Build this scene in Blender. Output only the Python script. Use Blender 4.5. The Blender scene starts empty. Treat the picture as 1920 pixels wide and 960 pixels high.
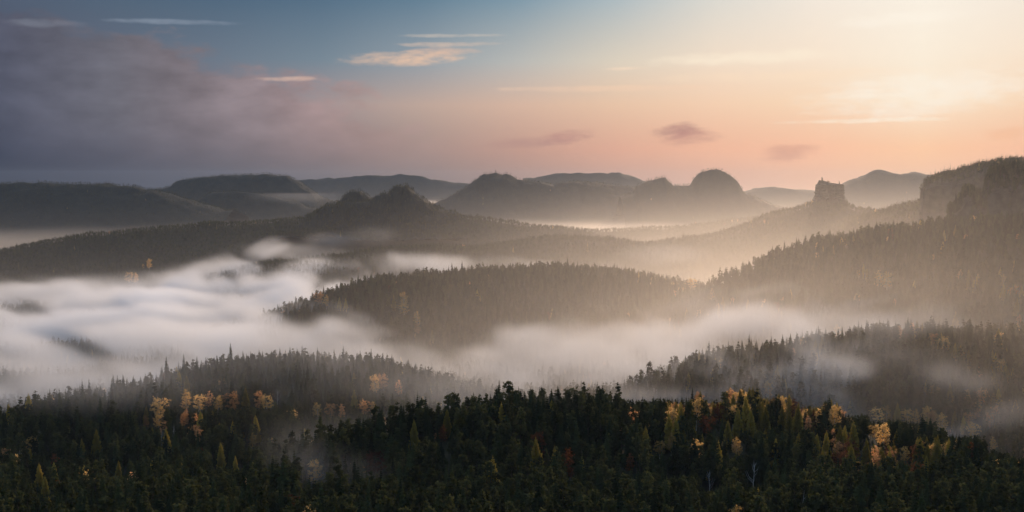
import bpy, bmesh, math, random
import numpy as np
from mathutils import Vector, Matrix
sc = bpy.context.scene
R = math.radians
# ------------------------------------------------------------------ camera
CZ = 300.0                     # height of the lookout above the datum (m)
F = 2059.0                     # focal length in photo pixels (1920 wide)
HOR = 335.0                    # horizon row
PITCH = math.atan((480 - HOR) / F)
cam_d = bpy.data.cameras.new('camera'); cam = bpy.data.objects.new('camera', cam_d)
sc.collection.objects.link(cam)
cam.location = (0, 0, CZ); cam.rotation_euler = (R(90) - PITCH, 0, 0)
cam_d.sensor_width = 36; cam_d.lens = 36 * F / 1920
cam_d.clip_start = 1; cam_d.clip_end = 60000
sc.camera = cam
# ------------------------------------------------------------------ render
sc.view_settings.view_transform = 'Standard'; sc.view_settings.look = 'None'
sc.view_settings.exposure = 0.0; sc.view_settings.gamma = 1
cy = sc.cycles
cy.use_denoising = True
cy.use_adaptive_sampling = True; cy.adaptive_threshold = 0.02; cy.adaptive_min_samples = 16
cy.max_bounces = 8; cy.diffuse_bounces = 2; cy.glossy_bounces = 1; cy.transmission_bounces = 2
cy.volume_bounces = 6; cy.transparent_max_bounces = 64
cy.volume_step_rate = 4.0; cy.volume_preview_step_rate = 4.0; cy.volume_max_steps = 256
# ------------------------------------------------------------------ sun
SUN_AZ, SUN_EL = 20.0, 18.0     # degrees right of the view axis, above the horizon
sun_d = bpy.data.lights.new('sun', 'SUN'); sun = bpy.data.objects.new('sun', sun_d)
sc.collection.objects.link(sun)
sun_d.energy = 3.6; sun_d.angle = R(3.0); sun_d.color = (1.0, 0.70, 0.47)
sv = Vector((math.sin(R(SUN_AZ)) * math.cos(R(SUN_EL)), math.cos(R(SUN_AZ)) * math.cos(R(SUN_EL)), math.sin(R(SUN_EL))))
sun.rotation_euler = sv.to_track_quat('Z', 'Y').to_euler()
HAZE_DENSITY, HAZE_G = 0.000017, 0.0

# ------------------------------------------------------------------ sky
def lin(c):
    return tuple(((v / 255) / 12.92 if v / 255 <= 0.04045 else ((v / 255 + 0.055) / 1.055) ** 2.4) for v in c)
class NT:
    """small expression helper over a node tree"""
    def __init__(s, tree): s.t = tree; s.n = tree.nodes; s.l = tree.links
    def put(s, sock, v):
        if isinstance(v, bpy.types.NodeSocket): s.l.new(v, sock)
        else: sock.default_value = v
    def m(s, op, a, b=0.0, c=0.0, clamp=False):
        n = s.n.new('ShaderNodeMath'); n.operation = op; n.use_clamp = clamp
        s.put(n.inputs[0], a); s.put(n.inputs[1], b)
        if op in ('MULTIPLY_ADD', 'WRAP', 'SMOOTH_MAX', 'SMOOTH_MIN'): s.put(n.inputs[2], c)
        return n.outputs[0]
    def step(s, x, lo, hi):
        n = s.n.new('ShaderNodeMapRange'); n.interpolation_type = 'SMOOTHSTEP'
        s.put(n.inputs[0], x); n.inputs[1].default_value = lo; n.inputs[2].default_value = hi
        return n.outputs[0]
    def mix(s, f, a, b):
        n = s.n.new('ShaderNodeMix'); n.data_type = 'RGBA'
        s.put(n.inputs[0], f)
        for k, v in ((6, a), (7, b)):
            s.put(n.inputs[k], v if isinstance(v, bpy.types.NodeSocket) else (*v[:3], 1))
        return n.outputs[2]
    def ramp(s, x, stops, interp='LINEAR'):
        n = s.n.new('ShaderNodeValToRGB'); n.color_ramp.interpolation = interp; e = n.color_ramp.elements
        while len(e) < len(stops): e.new(0.5)
        for k, (p, c) in enumerate(stops): e[k].position = p
        for k, (p, c) in enumerate(stops): e[k].color = (*c[:3], 1)
        s.put(n.inputs[0], x); return n.outputs[0]
    def noise(s, vec, scale, detail=4, rough=0.5):
        n = s.n.new('ShaderNodeTexNoise'); n.inputs['Scale'].default_value = scale
        n.inputs['Detail'].default_value = detail; n.inputs['Roughness'].default_value = rough
        if vec is not None: s.l.new(vec, n.inputs['Vector'])
        return n.outputs['Fac']
    def xyz(s, x, y, z):
        n = s.n.new('ShaderNodeCombineXYZ')
        for k, v in enumerate((x, y, z)): s.put(n.inputs[k], v)
        return n.outputs[0]
world = bpy.data.worlds.new('World'); sc.world = world; world.use_nodes = True
wt = world.node_tree; wt.nodes.clear(); W_ = NT(wt)
tc = wt.nodes.new('ShaderNodeTexCoord'); sep = wt.nodes.new('ShaderNodeSeparateXYZ')
wt.links.new(tc.outputs['Generated'], sep.inputs[0])
dx, dy, dz = sep.outputs
az = W_.m('MULTIPLY', W_.m('ARCTAN2', dx, dy), 180 / math.pi)           # degrees right of north
el = W_.m('MULTIPLY', W_.m('ARCSINE', dz), 180 / math.pi)
away = W_.m('ABSOLUTE', W_.m('WRAP', W_.m('SUBTRACT', az, 20.3), 180.0, -180.0))
aw = W_.m('DIVIDE', away, 180.0)
A_ST = [0, 5, 10, 15, 20, 25, 30, 35, 40, 45, 90, 180]
SKY = [  # dawn sky by height above the horizon, from the sunrise round to the far side
 (-0.5, [(232,180,148),(220,170,143),(200,156,140),(180,145,134),(155,132,127),(130,117,117),(104,101,106),(84,86,97),(64,69,84),(42,50,68),(34,42,60),(32,40,58)]),
 (1.5, [(250,200,162),(246,190,158),(238,182,153),(220,168,146),(192,152,138),(160,138,133),(132,119,122),(104,100,109),(82,83,97),(58,64,82),(50,57,77),(48,56,76)]),
 (3.8, [(252,232,206),(249,216,184),(245,208,178),(232,196,168),(214,181,161),(190,166,154),(162,147,147),(132,123,131),(106,104,117),(76,80,98),(63,69,89),(58,66,90)]),
 (6.0, [(252,238,218),(249,229,207),(242,222,200),(220,208,190),(185,185,181),(148,158,166),(120,136,149),(108,121,136),(100,107,123),(86,90,107),(70,78,100),(62,72,98)]),
 (9.2, [(251,242,228),(243,233,220),(219,217,209),(172,186,192),(126,152,168),(99,127,147),(84,110,132),(78,102,124),(78,99,119),(80,94,114),(70,86,110),(62,80,104)]),
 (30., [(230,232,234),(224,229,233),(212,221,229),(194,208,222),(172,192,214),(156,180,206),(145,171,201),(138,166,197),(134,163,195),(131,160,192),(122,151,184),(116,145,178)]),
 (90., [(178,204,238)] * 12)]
col = None
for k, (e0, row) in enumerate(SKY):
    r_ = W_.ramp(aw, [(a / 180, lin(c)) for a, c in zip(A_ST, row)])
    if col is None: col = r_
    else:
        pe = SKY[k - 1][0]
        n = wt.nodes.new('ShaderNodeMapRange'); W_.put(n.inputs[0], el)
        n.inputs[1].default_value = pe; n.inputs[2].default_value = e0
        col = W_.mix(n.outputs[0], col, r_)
# the grey violet cloud bank in the west
skyv = W_.xyz(W_.m('MULTIPLY', az, 0.11), W_.m('MULTIPLY', el, 0.24), 3.3)
n1 = W_.noise(skyv, 2.2, 8, 0.6)
edge = W_.m('MULTIPLY_ADD', az, -0.245, 2.35)
edge = W_.m('ADD', edge, W_.m('MULTIPLY', W_.m('SUBTRACT', n1, 0.5), 7.0))
bank = W_.step(W_.m('SUBTRACT', edge, el), -0.2, 1.1)
bank = W_.m('MULTIPLY', bank, W_.step(W_.m('ABSOLUTE', W_.m('ADD', az, 36.0)), 38.0, 22.0))
n2 = W_.noise(skyv, 3.0, 5, 0.6)
bank_c = W_.ramp(aw, [(20 / 180, lin((205, 165, 150))), (27 / 180, lin((178, 146, 141))), (33 / 180, lin((142, 128, 132))), (40 / 180, lin((106, 105, 115))), (46 / 180, lin((80, 84, 102)))])
dim = wt.nodes.new('ShaderNodeMix'); dim.data_type = 'RGBA'; dim.blend_type = 'MULTIPLY'; dim.inputs[0].default_value = 1
wt.links.new(bank_c, dim.inputs[6]); g = W_.m('MULTIPLY_ADD', n2, 1.0, 0.52); wt.links.new(g, dim.inputs[7])
col = W_.mix(W_.m('MULTIPLY', bank, W_.step(el, -0.5, 4.0)), col, dim.outputs[2])
# small clouds, and the sun's glow painted in as one broad pale blob: (photo column, row, half width, half height, colour, cover)
CLOUDS_AND_GLOW = [(760, 113, 85, 11, (236, 197, 168), .85), (830, 100, 60, 6, (228, 190, 165), .5), (845, 87, 80, 4, (222, 195, 175), .6), (850, 71, 75, 3, (215, 200, 185), .5),
          (540, 154, 45, 4, (226, 190, 172), .7), (338, 58, 85, 4, (142, 154, 170), .6), (90, 70, 55, 6, (132, 138, 152), .5), (445, 2, 60, 5, (130, 146, 164), .6),
          (1268, 246, 36, 11, (176, 132, 126), .8), (1298, 260, 44, 11, (196, 146, 134), .65), (1475, 288, 42, 13, (206, 152, 134), .7), (1062, 256, 38, 12, (182, 136, 130), .7), (985, 268, 60, 9, (176, 138, 132), .5),
          (1400, 116, 130, 11, (255, 240, 216), .6), (1690, 56, 90, 10, (255, 245, 230), .6), (1630, 232, 120, 4, (255, 240, 220), .7), (1500, 150, 200, 9, (253, 226, 196), .4),
          (1140, 168, 180, 5, (247, 210, 180), .4), (1165, 132, 30, 3, (250, 222, 196), .5), (1720, 185, 150, 34, (255, 248, 236), .5), (780, 244, 20, 9, (180, 150, 146), .4), (1890, 258, 40, 9, (240, 180, 140), .35)]
wv = W_.xyz(W_.m('MULTIPLY', az, 0.5), W_.m('MULTIPLY', el, 1.6), 1.7)
n3 = W_.noise(wv, 1.5, 5, 0.6)
for px, py, sx, sy, c, cover in CLOUDS_AND_GLOW:
    a0, e0 = math.degrees(math.atan((px - 960) / F)), math.degrees(math.atan((HOR - py) / F))
    u = W_.m('MULTIPLY', W_.m('SUBTRACT', az, a0), 1 / math.degrees(sx / F))
    v = W_.m('MULTIPLY', W_.m('SUBTRACT', el, e0), 1 / math.degrees(sy / F))
    v = W_.m('SUBTRACT', v, W_.m('MULTIPLY', u, 0.25))
    q = W_.m('ADD', W_.m('MULTIPLY', u, u), W_.m('MULTIPLY', v, v))
    q = W_.m('SUBTRACT', q, W_.m('MULTIPLY_ADD', n3, 5.0, -2.4))
    col = W_.mix(W_.m('MULTIPLY', W_.step(q, 2.2, -0.9), cover), col, lin(c))
sky_n = wt.nodes.new('ShaderNodeTexSky'); sky_n.sky_type = 'NISHITA'; sky_n.sun_disc = False
sky_n.sun_elevation = R(SUN_EL); sky_n.sun_rotation = R(SUN_AZ); sky_n.dust_density = 2.0
bg1 = wt.nodes.new('ShaderNodeBackground'); bg2 = wt.nodes.new('ShaderNodeBackground'); ad = wt.nodes.new('ShaderNodeAddShader')
wo = wt.nodes.new('ShaderNodeOutputWorld')
wt.links.new(sky_n.outputs[0], bg1.inputs[0]); bg1.inputs[1].default_value = 0.0
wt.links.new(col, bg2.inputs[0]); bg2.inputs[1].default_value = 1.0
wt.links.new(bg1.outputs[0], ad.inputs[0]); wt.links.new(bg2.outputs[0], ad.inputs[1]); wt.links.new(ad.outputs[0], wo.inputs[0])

# ------------------------------------------------------------------ helpers
rng = np.random.default_rng(11); random.seed(11)
def at(px, py, d):
    """the point at forward distance d that the lookout sees at (px, py) of the photograph"""
    u, v = (px - 960) / F, (480 - py) / F
    y, z = math.cos(PITCH) + v * math.sin(PITCH), -math.sin(PITCH) + v * math.cos(PITCH)
    return (u * d / y, d, CZ + z * d / y)
def project(x, y, z):
    z = z - CZ; c, s = math.cos(PITCH), math.sin(PITCH)
    depth = y * c - z * s; up = y * s + z * c
    return 960 + F * x / depth, 480 - F * up / depth
def hash2(ix, iy, seed):
    h = (ix.astype(np.int64) * 374761393 + iy.astype(np.int64) * 668265263 + seed * 1442695041) & 0xffffffff
    h = ((h ^ (h >> 13)) * 1274126177) & 0xffffffff
    return ((h ^ (h >> 16)) & 0xffff) / 65535.0
def vnoise(x, y, seed=0):
    ix, iy = np.floor(x), np.floor(y); fx, fy = x - ix, y - iy
    fx = fx * fx * (3 - 2 * fx); fy = fy * fy * (3 - 2 * fy)
    a, b, c, d = (hash2(ix + i, iy + j, seed) for j in (0, 1) for i in (0, 1))
    return (a + (b - a) * fx) * (1 - fy) + (c + (d - c) * fx) * fy
def fbm(x, y, seed=0, octs=4, gain=0.5):
    s = 0; a = 1; t = 0
    for k in range(octs):
        s = s + a * vnoise(x * 2 ** k, y * 2 ** k, seed + k); t += a; a *= gain
    return s / t
def sstep(x, lo, hi):
    t = np.clip((x - lo) / (hi - lo), 0, 1); return t * t * (3 - 2 * t)
def link(name, me, mat=None, parent=None):
    o = bpy.data.objects.new(name, me); sc.collection.objects.link(o)
    if mat is not None:
        me.materials.clear(); me.materials.append(mat)
    if parent is not None: o.parent = parent
    return o
def tag(o, label=None, cat=None, group=None, kind=None):
    for k, v in (('label', label), ('category', cat), ('group', group), ('kind', kind)):
        if v: o[k] = v
    return o
def grid_mesh(name, X, Y, Z, smooth=True):
    n, m = X.shape; me = bpy.data.meshes.new(name)
    co = np.stack([X, Y, Z], -1).reshape(-1, 3).astype(np.float32)
    idx = np.arange(n * m).reshape(n, m)
    q = np.stack([idx[:-1, :-1], idx[:-1, 1:], idx[1:, 1:], idx[1:, :-1]], -1).reshape(-1, 4)
    me.vertices.add(len(co)); me.vertices.foreach_set('co', co.ravel())
    me.loops.add(q.size); me.loops.foreach_set('vertex_index', q.ravel().astype(np.int32))
    me.polygons.add(len(q)); me.polygons.foreach_set('loop_start', np.arange(0, q.size, 4, dtype=np.int32))
    me.polygons.foreach_set('use_smooth', np.full(len(q), smooth))
    me.update(calc_edges=True); return me

# ------------------------------------------------------------------ materials
def mat_new(name):
    m = bpy.data.materials.new(name); m.use_nodes = True; m.node_tree.nodes.clear(); return m, NT(m.node_tree)
def mat_foliage(name, c1, c2, trans=0.25, vary=0.5):
    m, t = mat_new(name)
    oi = t.n.new('ShaderNodeObjectInfo'); geo = t.n.new('ShaderNodeNewGeometry')
    tcn = t.n.new('ShaderNodeTexCoord')
    nz = t.noise(tcn.outputs['Object'], 0.9, 2, 0.6)
    f = t.m('ADD', t.m('MULTIPLY', oi.outputs['Random'], 1 - vary), t.m('MULTIPLY', nz, vary))
    c = t.mix(f, c1, c2)
    hs = t.n.new('ShaderNodeHueSaturation'); t.l.new(c, hs.inputs['Color'])
    t.put(hs.inputs['Value'], t.m('MULTIPLY_ADD', oi.outputs['Random'], 0.7, 0.65))
    d = t.n.new('ShaderNodeBsdfDiffuse'); tr = t.n.new('ShaderNodeBsdfTranslucent'); mx = t.n.new('ShaderNodeMixShader')
    t.l.new(hs.outputs[0], d.inputs[0]); t.l.new(hs.outputs[0], tr.inputs[0]); mx.inputs[0].default_value = trans
    t.l.new(d.outputs[0], mx.inputs[1]); t.l.new(tr.outputs[0], mx.inputs[2])
    out = t.n.new('ShaderNodeOutputMaterial'); t.l.new(mx.outputs[0], out.inputs[0]); return m
def mat_plain(name, c1, c2, scale, rough=0.9, detail=6, bump=0.0, bands=None):
    m, t = mat_new(name); tcn = t.n.new('ShaderNodeTexCoord')
    nz = t.noise(tcn.outputs['Object'], scale, detail, 0.6)
    f = t.step(nz, 0.3, 0.7); c = t.mix(f, c1, c2)
    p = t.n.new('ShaderNodeBsdfPrincipled'); t.l.new(c, p.inputs['Base Color']); p.inputs['Roughness'].default_value = rough
    p.inputs['Specular IOR Level'].default_value = 0.1
    if bump:
        b = t.n.new('ShaderNodeBump'); b.inputs['Strength'].default_value = 0.7; b.inputs['Distance'].default_value = bump
        t.l.new(nz, b.inputs['Height']); t.l.new(b.outputs[0], p.inputs['Normal'])
    out = t.n.new('ShaderNodeOutputMaterial'); t.l.new(p.outputs[0], out.inputs[0]); return m
M_ground = mat_plain('forest_floor', (0.022, 0.026, 0.014), (0.050, 0.042, 0.024), 0.05, bump=2.0)
M_hill = mat_plain('wooded_hillside', (0.010, 0.014, 0.013), (0.022, 0.026, 0.020), 0.03, bump=4.0)
M_rock = mat_plain('sandstone', (0.030, 0.026, 0.022), (0.085, 0.072, 0.056), 0.08, bump=1.0)
M_bark = mat_plain('bark', (0.05, 0.038, 0.028), (0.11, 0.08, 0.055), 1.5)
M_birch = mat_plain('birch_bark', (0.38, 0.36, 0.33), (0.55, 0.53, 0.49), 1.2)
M_spruce = mat_foliage('spruce_needles', (0.018, 0.028, 0.012), (0.056, 0.066, 0.025), 0.33)
M_pine = mat_foliage('pine_needles', (0.026, 0.036, 0.014), (0.084, 0.086, 0.033), 0.36)
M_larch = mat_foliage('larch_needles', (0.30, 0.23, 0.05), (0.50, 0.36, 0.07), 0.55)
M_gold = mat_foliage('golden_leaves', (0.60, 0.38, 0.12), (0.76, 0.50, 0.20), 0.6)
M_orange = mat_foliage('orange_leaves', (0.58, 0.30, 0.12), (0.74, 0.42, 0.20), 0.6)
M_red = mat_foliage('russet_leaves', (0.10, 0.035, 0.018), (0.19, 0.075, 0.03), 0.35)

# ------------------------------------------------------------------ terrain
BASE = CZ - 262
TREE = 27.0                                    # canopy height taken off the outlines seen
def ridge(pts, front, back, tree=TREE, p=2.0):
    P = np.array([at(*q) for q in pts]); P[:, 2] -= tree
    return dict(P=P, front=front, back=back, p=p)
def ridge_height(r, X, Y, base=BASE):
    """height of a ridge whose crest follows a polyline; its near and far flanks fall off over front / back"""
    P = r['P']; best = np.full(X.shape, 1e18); H = np.zeros(X.shape); side = np.zeros(X.shape)
    for k in range(len(P) - 1):
        a, b = P[k], P[k + 1]; ab = b[:2] - a[:2]; L = ab @ ab
        t = np.clip(((X - a[0]) * ab[0] + (Y - a[1]) * ab[1]) / L, 0, 1)
        ex, ey = X - a[0] - t * ab[0], Y - a[1] - t * ab[1]; d2 = ex * ex + ey * ey
        m = d2 < best; best = np.where(m, d2, best); H = np.where(m, a[2] + t * (b[2] - a[2]), H); side = np.where(m, ey, side)
    d = np.sqrt(best); w = np.where(side < 0, r['front'], r['back'])
    t = d / w
    K = np.exp(-(t ** r["p"]) * 2.3)
    return base + (H - base) * K
RIDGES = dict(
    near=ridge([(-500, 990, 520), (0, 985, 520), (500, 985, 520), (960, 985, 520), (1400, 985, 520), (1920, 985, 520), (2500, 985, 520)], 500, 420),
    crest=ridge([(900, 748, 790), (960, 726, 820), (1060, 722, 840), (1130, 728, 850), (1240, 722, 860), (1340, 722, 870), (1440, 724, 875), (1520, 742, 870), (1600, 750, 860), (1700, 772, 840), (1800, 800, 800), (1900, 838, 760), (2050, 890, 700), (2300, 960, 620)], 330, 150),
    left=ridge([(300, 700, 1040), (380, 675, 1110), (480, 657, 1150), (560, 652, 1170), (650, 658, 1180), (740, 678, 1150), (840, 706, 1060)], 260, 120),
    dome=ridge([(765, 511, 1700), (850, 506, 1720), (960, 498, 1740), (1040, 496, 1750), (1140, 505, 1760), (1200, 513, 1760), (1280, 530, 1740), (1340, 552, 1700), (1420, 578, 1650)], 310, 260, p=2.5, tree=19),
    slope=ridge([(1590, 436, 1680), (1640, 424, 1650), (1700, 416, 1620), (1780, 409, 1600), (1850, 404, 1560), (2000, 394, 1500), (2300, 374, 1400)], 410, 300, p=2.1, tree=19),
    spur=ridge([(1360, 660, 1070), (1500, 640, 1100), (1570, 622, 1120), (1620, 612, 1130), (1700, 608, 1140), (1800, 612, 1150), (1920, 604, 1180), (2200, 574, 1200)], 210, 180, tree=22),
    middle=ridge([(560, 484, 2300), (680, 470, 2350), (800, 455, 2400), (900, 458, 2420), (1000, 445, 2450), (1060, 439, 2480), (1140, 443, 2480), (1220, 455, 2450), (1300, 443, 2500), (1380, 429, 2520), (1440, 409, 2550), (1500, 384, 2600), (1528, 372, 2600), (1582, 371, 2600), (1608, 386, 2590), (1640, 395, 2550), (1690, 391, 2400), (1735, 373, 2250), (1800, 362, 2150), (2000, 345, 2100)], 430, 420, tree=14),
    behind=ridge([(900, 430, 3350), (1000, 424, 3300), (1100, 428, 3300), (1280, 421, 3400), (1380, 408, 3500), (1440, 400, 3500)], 250, 250, tree=13),
    west=ridge([(-300, 485, 2600), (-100, 478, 2700), (0, 466, 2800), (60, 453, 2850), (120, 440, 2900), (200, 430, 2950), (300, 422, 3000), (400, 415, 3000), (480, 412, 3000), (560, 407, 3000), (700, 400, 3000), (850, 400, 3000), (900, 405, 3000), (960, 413, 3000), (1050, 425, 2950)], 520, 380, p=1.7, tree=14))
def ground(X, Y):
    X, Y = np.asarray(X, float), np.asarray(Y, float)
    h = BASE + 16 * (fbm(X / 420, Y / 420, 3, 3) - 0.5) * 2
    k = 5.0
    acc = np.exp(np.clip((h - CZ) / k, -60, 60))
    for r in RIDGES.values():
        acc = acc + np.exp(np.clip((ridge_height(r, X, Y) - CZ) / k, -60, 60)) * 1.0
    h = CZ + k * np.log(acc)
    amp = np.clip(Y / 2500, 0.4, 1.5)
    return h + amp * (14 * (fbm(X / 150, Y / 150, 17, 3) - 0.5) + 5 * (fbm(X / 40, Y / 40, 23, 2) - 0.5))
NV, NU = 420, 640
dv = np.concatenate([np.linspace(-250, 380, 22), 400 * (11000 / 400) ** np.linspace(0, 1, NV)])
tu = np.linspace(-0.62, 0.62, NU)
Yg = np.repeat(dv[:, None], NU, 1); Xg = tu[None, :] * (np.abs(Yg) + 500)
Zg = ground(Xg, Yg)
me = grid_mesh('terrain', Xg, Yg, Zg); terrain = tag(link('terrain', me, M_ground), kind='structure')
tag(terrain, 'wooded valley floor and rolling ridges under morning fog')

# separate hills and rock massifs: (x, y) -> z, laid on finer sheets that run down into the terrain
PATCHES = []
def patch(name, r, margin, step_x, step_y, base, mat, rough=10.0, seed=0, kind='structure', shape=None, label=None, cat=None):
    P = r['P']; x0, x1 = P[:, 0].min() - margin, P[:, 0].max() + margin
    y0, y1 = P[:, 1].min() - r['front'] * 1.5, P[:, 1].max() + r['back'] * 1.5
    xs = np.arange(x0, x1, step_x); ys = np.arange(y0, y1, step_y)
    X, Y = np.meshgrid(xs, ys)
    fn = shape or (lambda X, Y: ridge_height(r, X, Y, base))
    def hz(X, Y):
        s = step_x * 4
        g = np.abs(fbm(X / (s * 5), Y / (s * 5), seed + 3, 3) - 0.5)
        return fn(X, Y) + 1.5 * rough * (fbm(X / (s * 8), Y / (s * 8), seed, 4) - 0.5) - rough * 1.6 * (.12 - g) + rough * 0.8 * (fbm(X / s, Y / s, seed + 5, 3) - 0.5)
    Z = hz(X, Y)
    G = ground(X, Y)
    o = link(name, grid_mesh(name, X, Y, np.where(Z < G - 25, G - 25, Z)), mat)
    tag(o, label, cat, kind=kind)
    PATCHES.append((x0, x1, y0, y1, hz)); return o
rk = ridge([(566, 412, 3010), (590, 398, 3010), (620, 384, 3000), (650, 372, 3000), (680, 369, 3000), (697, 362, 3000), (712, 357, 3000), (728, 352, 3000), (742, 344, 3000), (765, 344, 3000), (776, 352, 3000), (790, 365, 3000), (815, 382, 3000), (840, 400, 3000)], 170, 150, tree=9)
patch('rocky_hill', rk, 60, 4, 8, CZ - 150, M_hill, 20, 31)
rk2 = ridge([(628, 385, 3300), (645, 364, 3300), (656, 356, 3300), (676, 355, 3300), (690, 365, 3300), (720, 385, 3300)], 150, 150, tree=8)
patch('rocky_hill', rk2, 60, 4, 8, CZ - 150, M_hill, 12, 37)
hl = ridge([(770, 392, 5500), (812, 382, 5500), (850, 366, 5500), (872, 350, 5500), (900, 329, 5500), (930, 321, 5500), (950, 323, 5500), (970, 333, 5500), (1010, 338, 5500), (1040, 340, 5500), (1075, 337, 5500), (1100, 336, 5500), (1130, 341, 5500), (1165, 346, 5500), (1200, 352, 5500)], 420, 500, tree=10)
patch('hill', hl, 60, 7, 15, BASE, M_hill, 22, 41)
hr = ridge([(1188, 358, 5000), (1195, 344, 5000), (1212, 337, 5000), (1232, 331, 5000), (1244, 329, 5000), (1254, 338, 5000), (1262, 344, 5000), (1296, 344, 5000), (1304, 330, 5000), (1314, 320, 5000), (1330, 314, 5000), (1345, 315, 5000), (1362, 323, 5000), (1380, 336, 5000), (1392, 354, 5000), (1440, 378, 5000), (1480, 392, 5000)], 330, 400, tree=8)
patch('hill', hr, 60, 6, 13, BASE, M_hill, 18, 47)
i1 = ridge([(-400, 350, 4700), (-100, 346, 4700), (0, 343, 4700), (100, 341, 4700), (200, 343, 4700), (260, 349, 4700), (310, 360, 4700), (350, 374, 4700), (420, 388, 4700)], 520, 500, tree=8)
patch('hill', i1, 60, 9, 16, BASE, M_hill, 20, 53)
i2 = ridge([(305, 352, 6200), (340, 336, 6200), (380, 330, 6200), (420, 326, 6200), (500, 326, 6200), (540, 331, 6200), (565, 345, 6200), (590, 362, 6200), (620, 380, 6200)], 450, 500, tree=8)
patch('hill', i2, 60, 10, 18, BASE, M_hill, 24, 59)
i3 = ridge([(376, 378, 5200), (398, 362, 5200), (440, 360, 5200), (500, 364, 5200), (545, 372, 5200), (580, 385, 5200)], 250, 300, tree=8)
patch('hill', i3, 60, 9, 16, BASE, M_hill, 20, 61)
for k, (pts, d) in enumerate([([(540, 340), (620, 330), (700, 328), (760, 327), (820, 336), (900, 345)], 9500), ([(1000, 332), (1040, 323), (1070, 320), (1110, 322), (1160, 323), (1190, 331), (1220, 342)], 8500),
                              ([(1390, 356), (1430, 350), (1480, 349), (1540, 352), (1600, 362)], 7500), ([(1570, 350), (1600, 332), (1640, 319), (1665, 320), (1690, 324), (1720, 321), (1760, 326), (1850, 340)], 6500)]):
    patch('hill', ridge([(x, y, d) for x, y in pts], 450, 600, tree=8), 80, 16, 30, BASE, M_hill, 30, 67 + k)

# ------------------------------------------------------------------ sandstone massifs on the right
def massif(name, outline, d, depth, foot, label, seed, edge=5.0):
    pts = np.array([at(px, py, d) for px, py in outline]); pts[:, 2] -= 16
    x0 = pts[0, 0]
    xs = np.arange(x0 - 40, pts[-1, 0], 2.2 if d < 1800 else 2.8); ys = np.arange(d - 60, d + depth + 60, 5.0)
    X, Y = np.meshgrid(xs, ys)
    def hz(X, Y):
        Xw = X + 12 * (fbm(X / 34, Y / 26, seed, 4) - 0.5) * 2
        top = np.interp(Xw * d / np.maximum(Y, d), pts[:, 0], pts[:, 2])
        Xw = Xw * d / np.maximum(Y, d)                  # the west end runs back obliquely
        sd = np.minimum(np.minimum(Xw - x0, (Y - d) + 22 * (fbm(X / 45, Y * 0 + 1.5, seed + 2, 3) - 0.5)), d + depth - Y)
        st = 0.82 * sstep(sd, -edge, edge) + 0.18 * np.sqrt(np.clip(sd / 60, 0, 1))
        g = ground(X, Y)
        st = st + 0.05 * np.sin(st * 26) * (st > 0.02) * (st < 0.98)
        return np.where(sd < -edge * 1.2, g - 20, (g - 20) + np.maximum(top - g + 20, 0) * st + 5 * (fbm(X / 13, Y / 13, seed + 9, 2) - 0.5) * st)
    o = link(name, grid_mesh(name, X, Y, hz(X, Y), smooth=False), M_rock)
    tag(o, label, 'cliff'); PATCHES.append((xs[0], xs[-1], ys[0], ys[-1], hz)); return o
massif('cliff', [(1732, 348), (1734, 328), (1746, 319), (1766, 316), (1790, 316), (1812, 308), (1840, 300), (1880, 294), (1920, 290), (2000, 282), (2150, 276)], 2050, 420, 40,
       'broad sandstone cliff with a wooded top and steep left end, at the right edge', 71)
massif('cliff', [(1776, 398), (1780, 378), (1797, 368), (1806, 356), (1812, 340), (1820, 338), (1828, 352), (1834, 362), (1846, 358), (1852, 330), (1857, 316), (1880, 310), (1930, 306), (2050, 296)], 1640, 260, 30,
       'nearer dark rock face with a slim pinnacle, in front of the broad wooded cliff', 83, edge=4.0)

def surface(x, y):
    x, y = np.asarray(x, float), np.asarray(y, float)
    h = ground(x, y)
    for x0, x1, y0, y1, fn in PATCHES:
        m = (x > x0) & (x < x1) & (y > y0) & (y < y1)
        if m.any(): h[m] = np.maximum(h[m], fn(x[m], y[m]))
    return h

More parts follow.
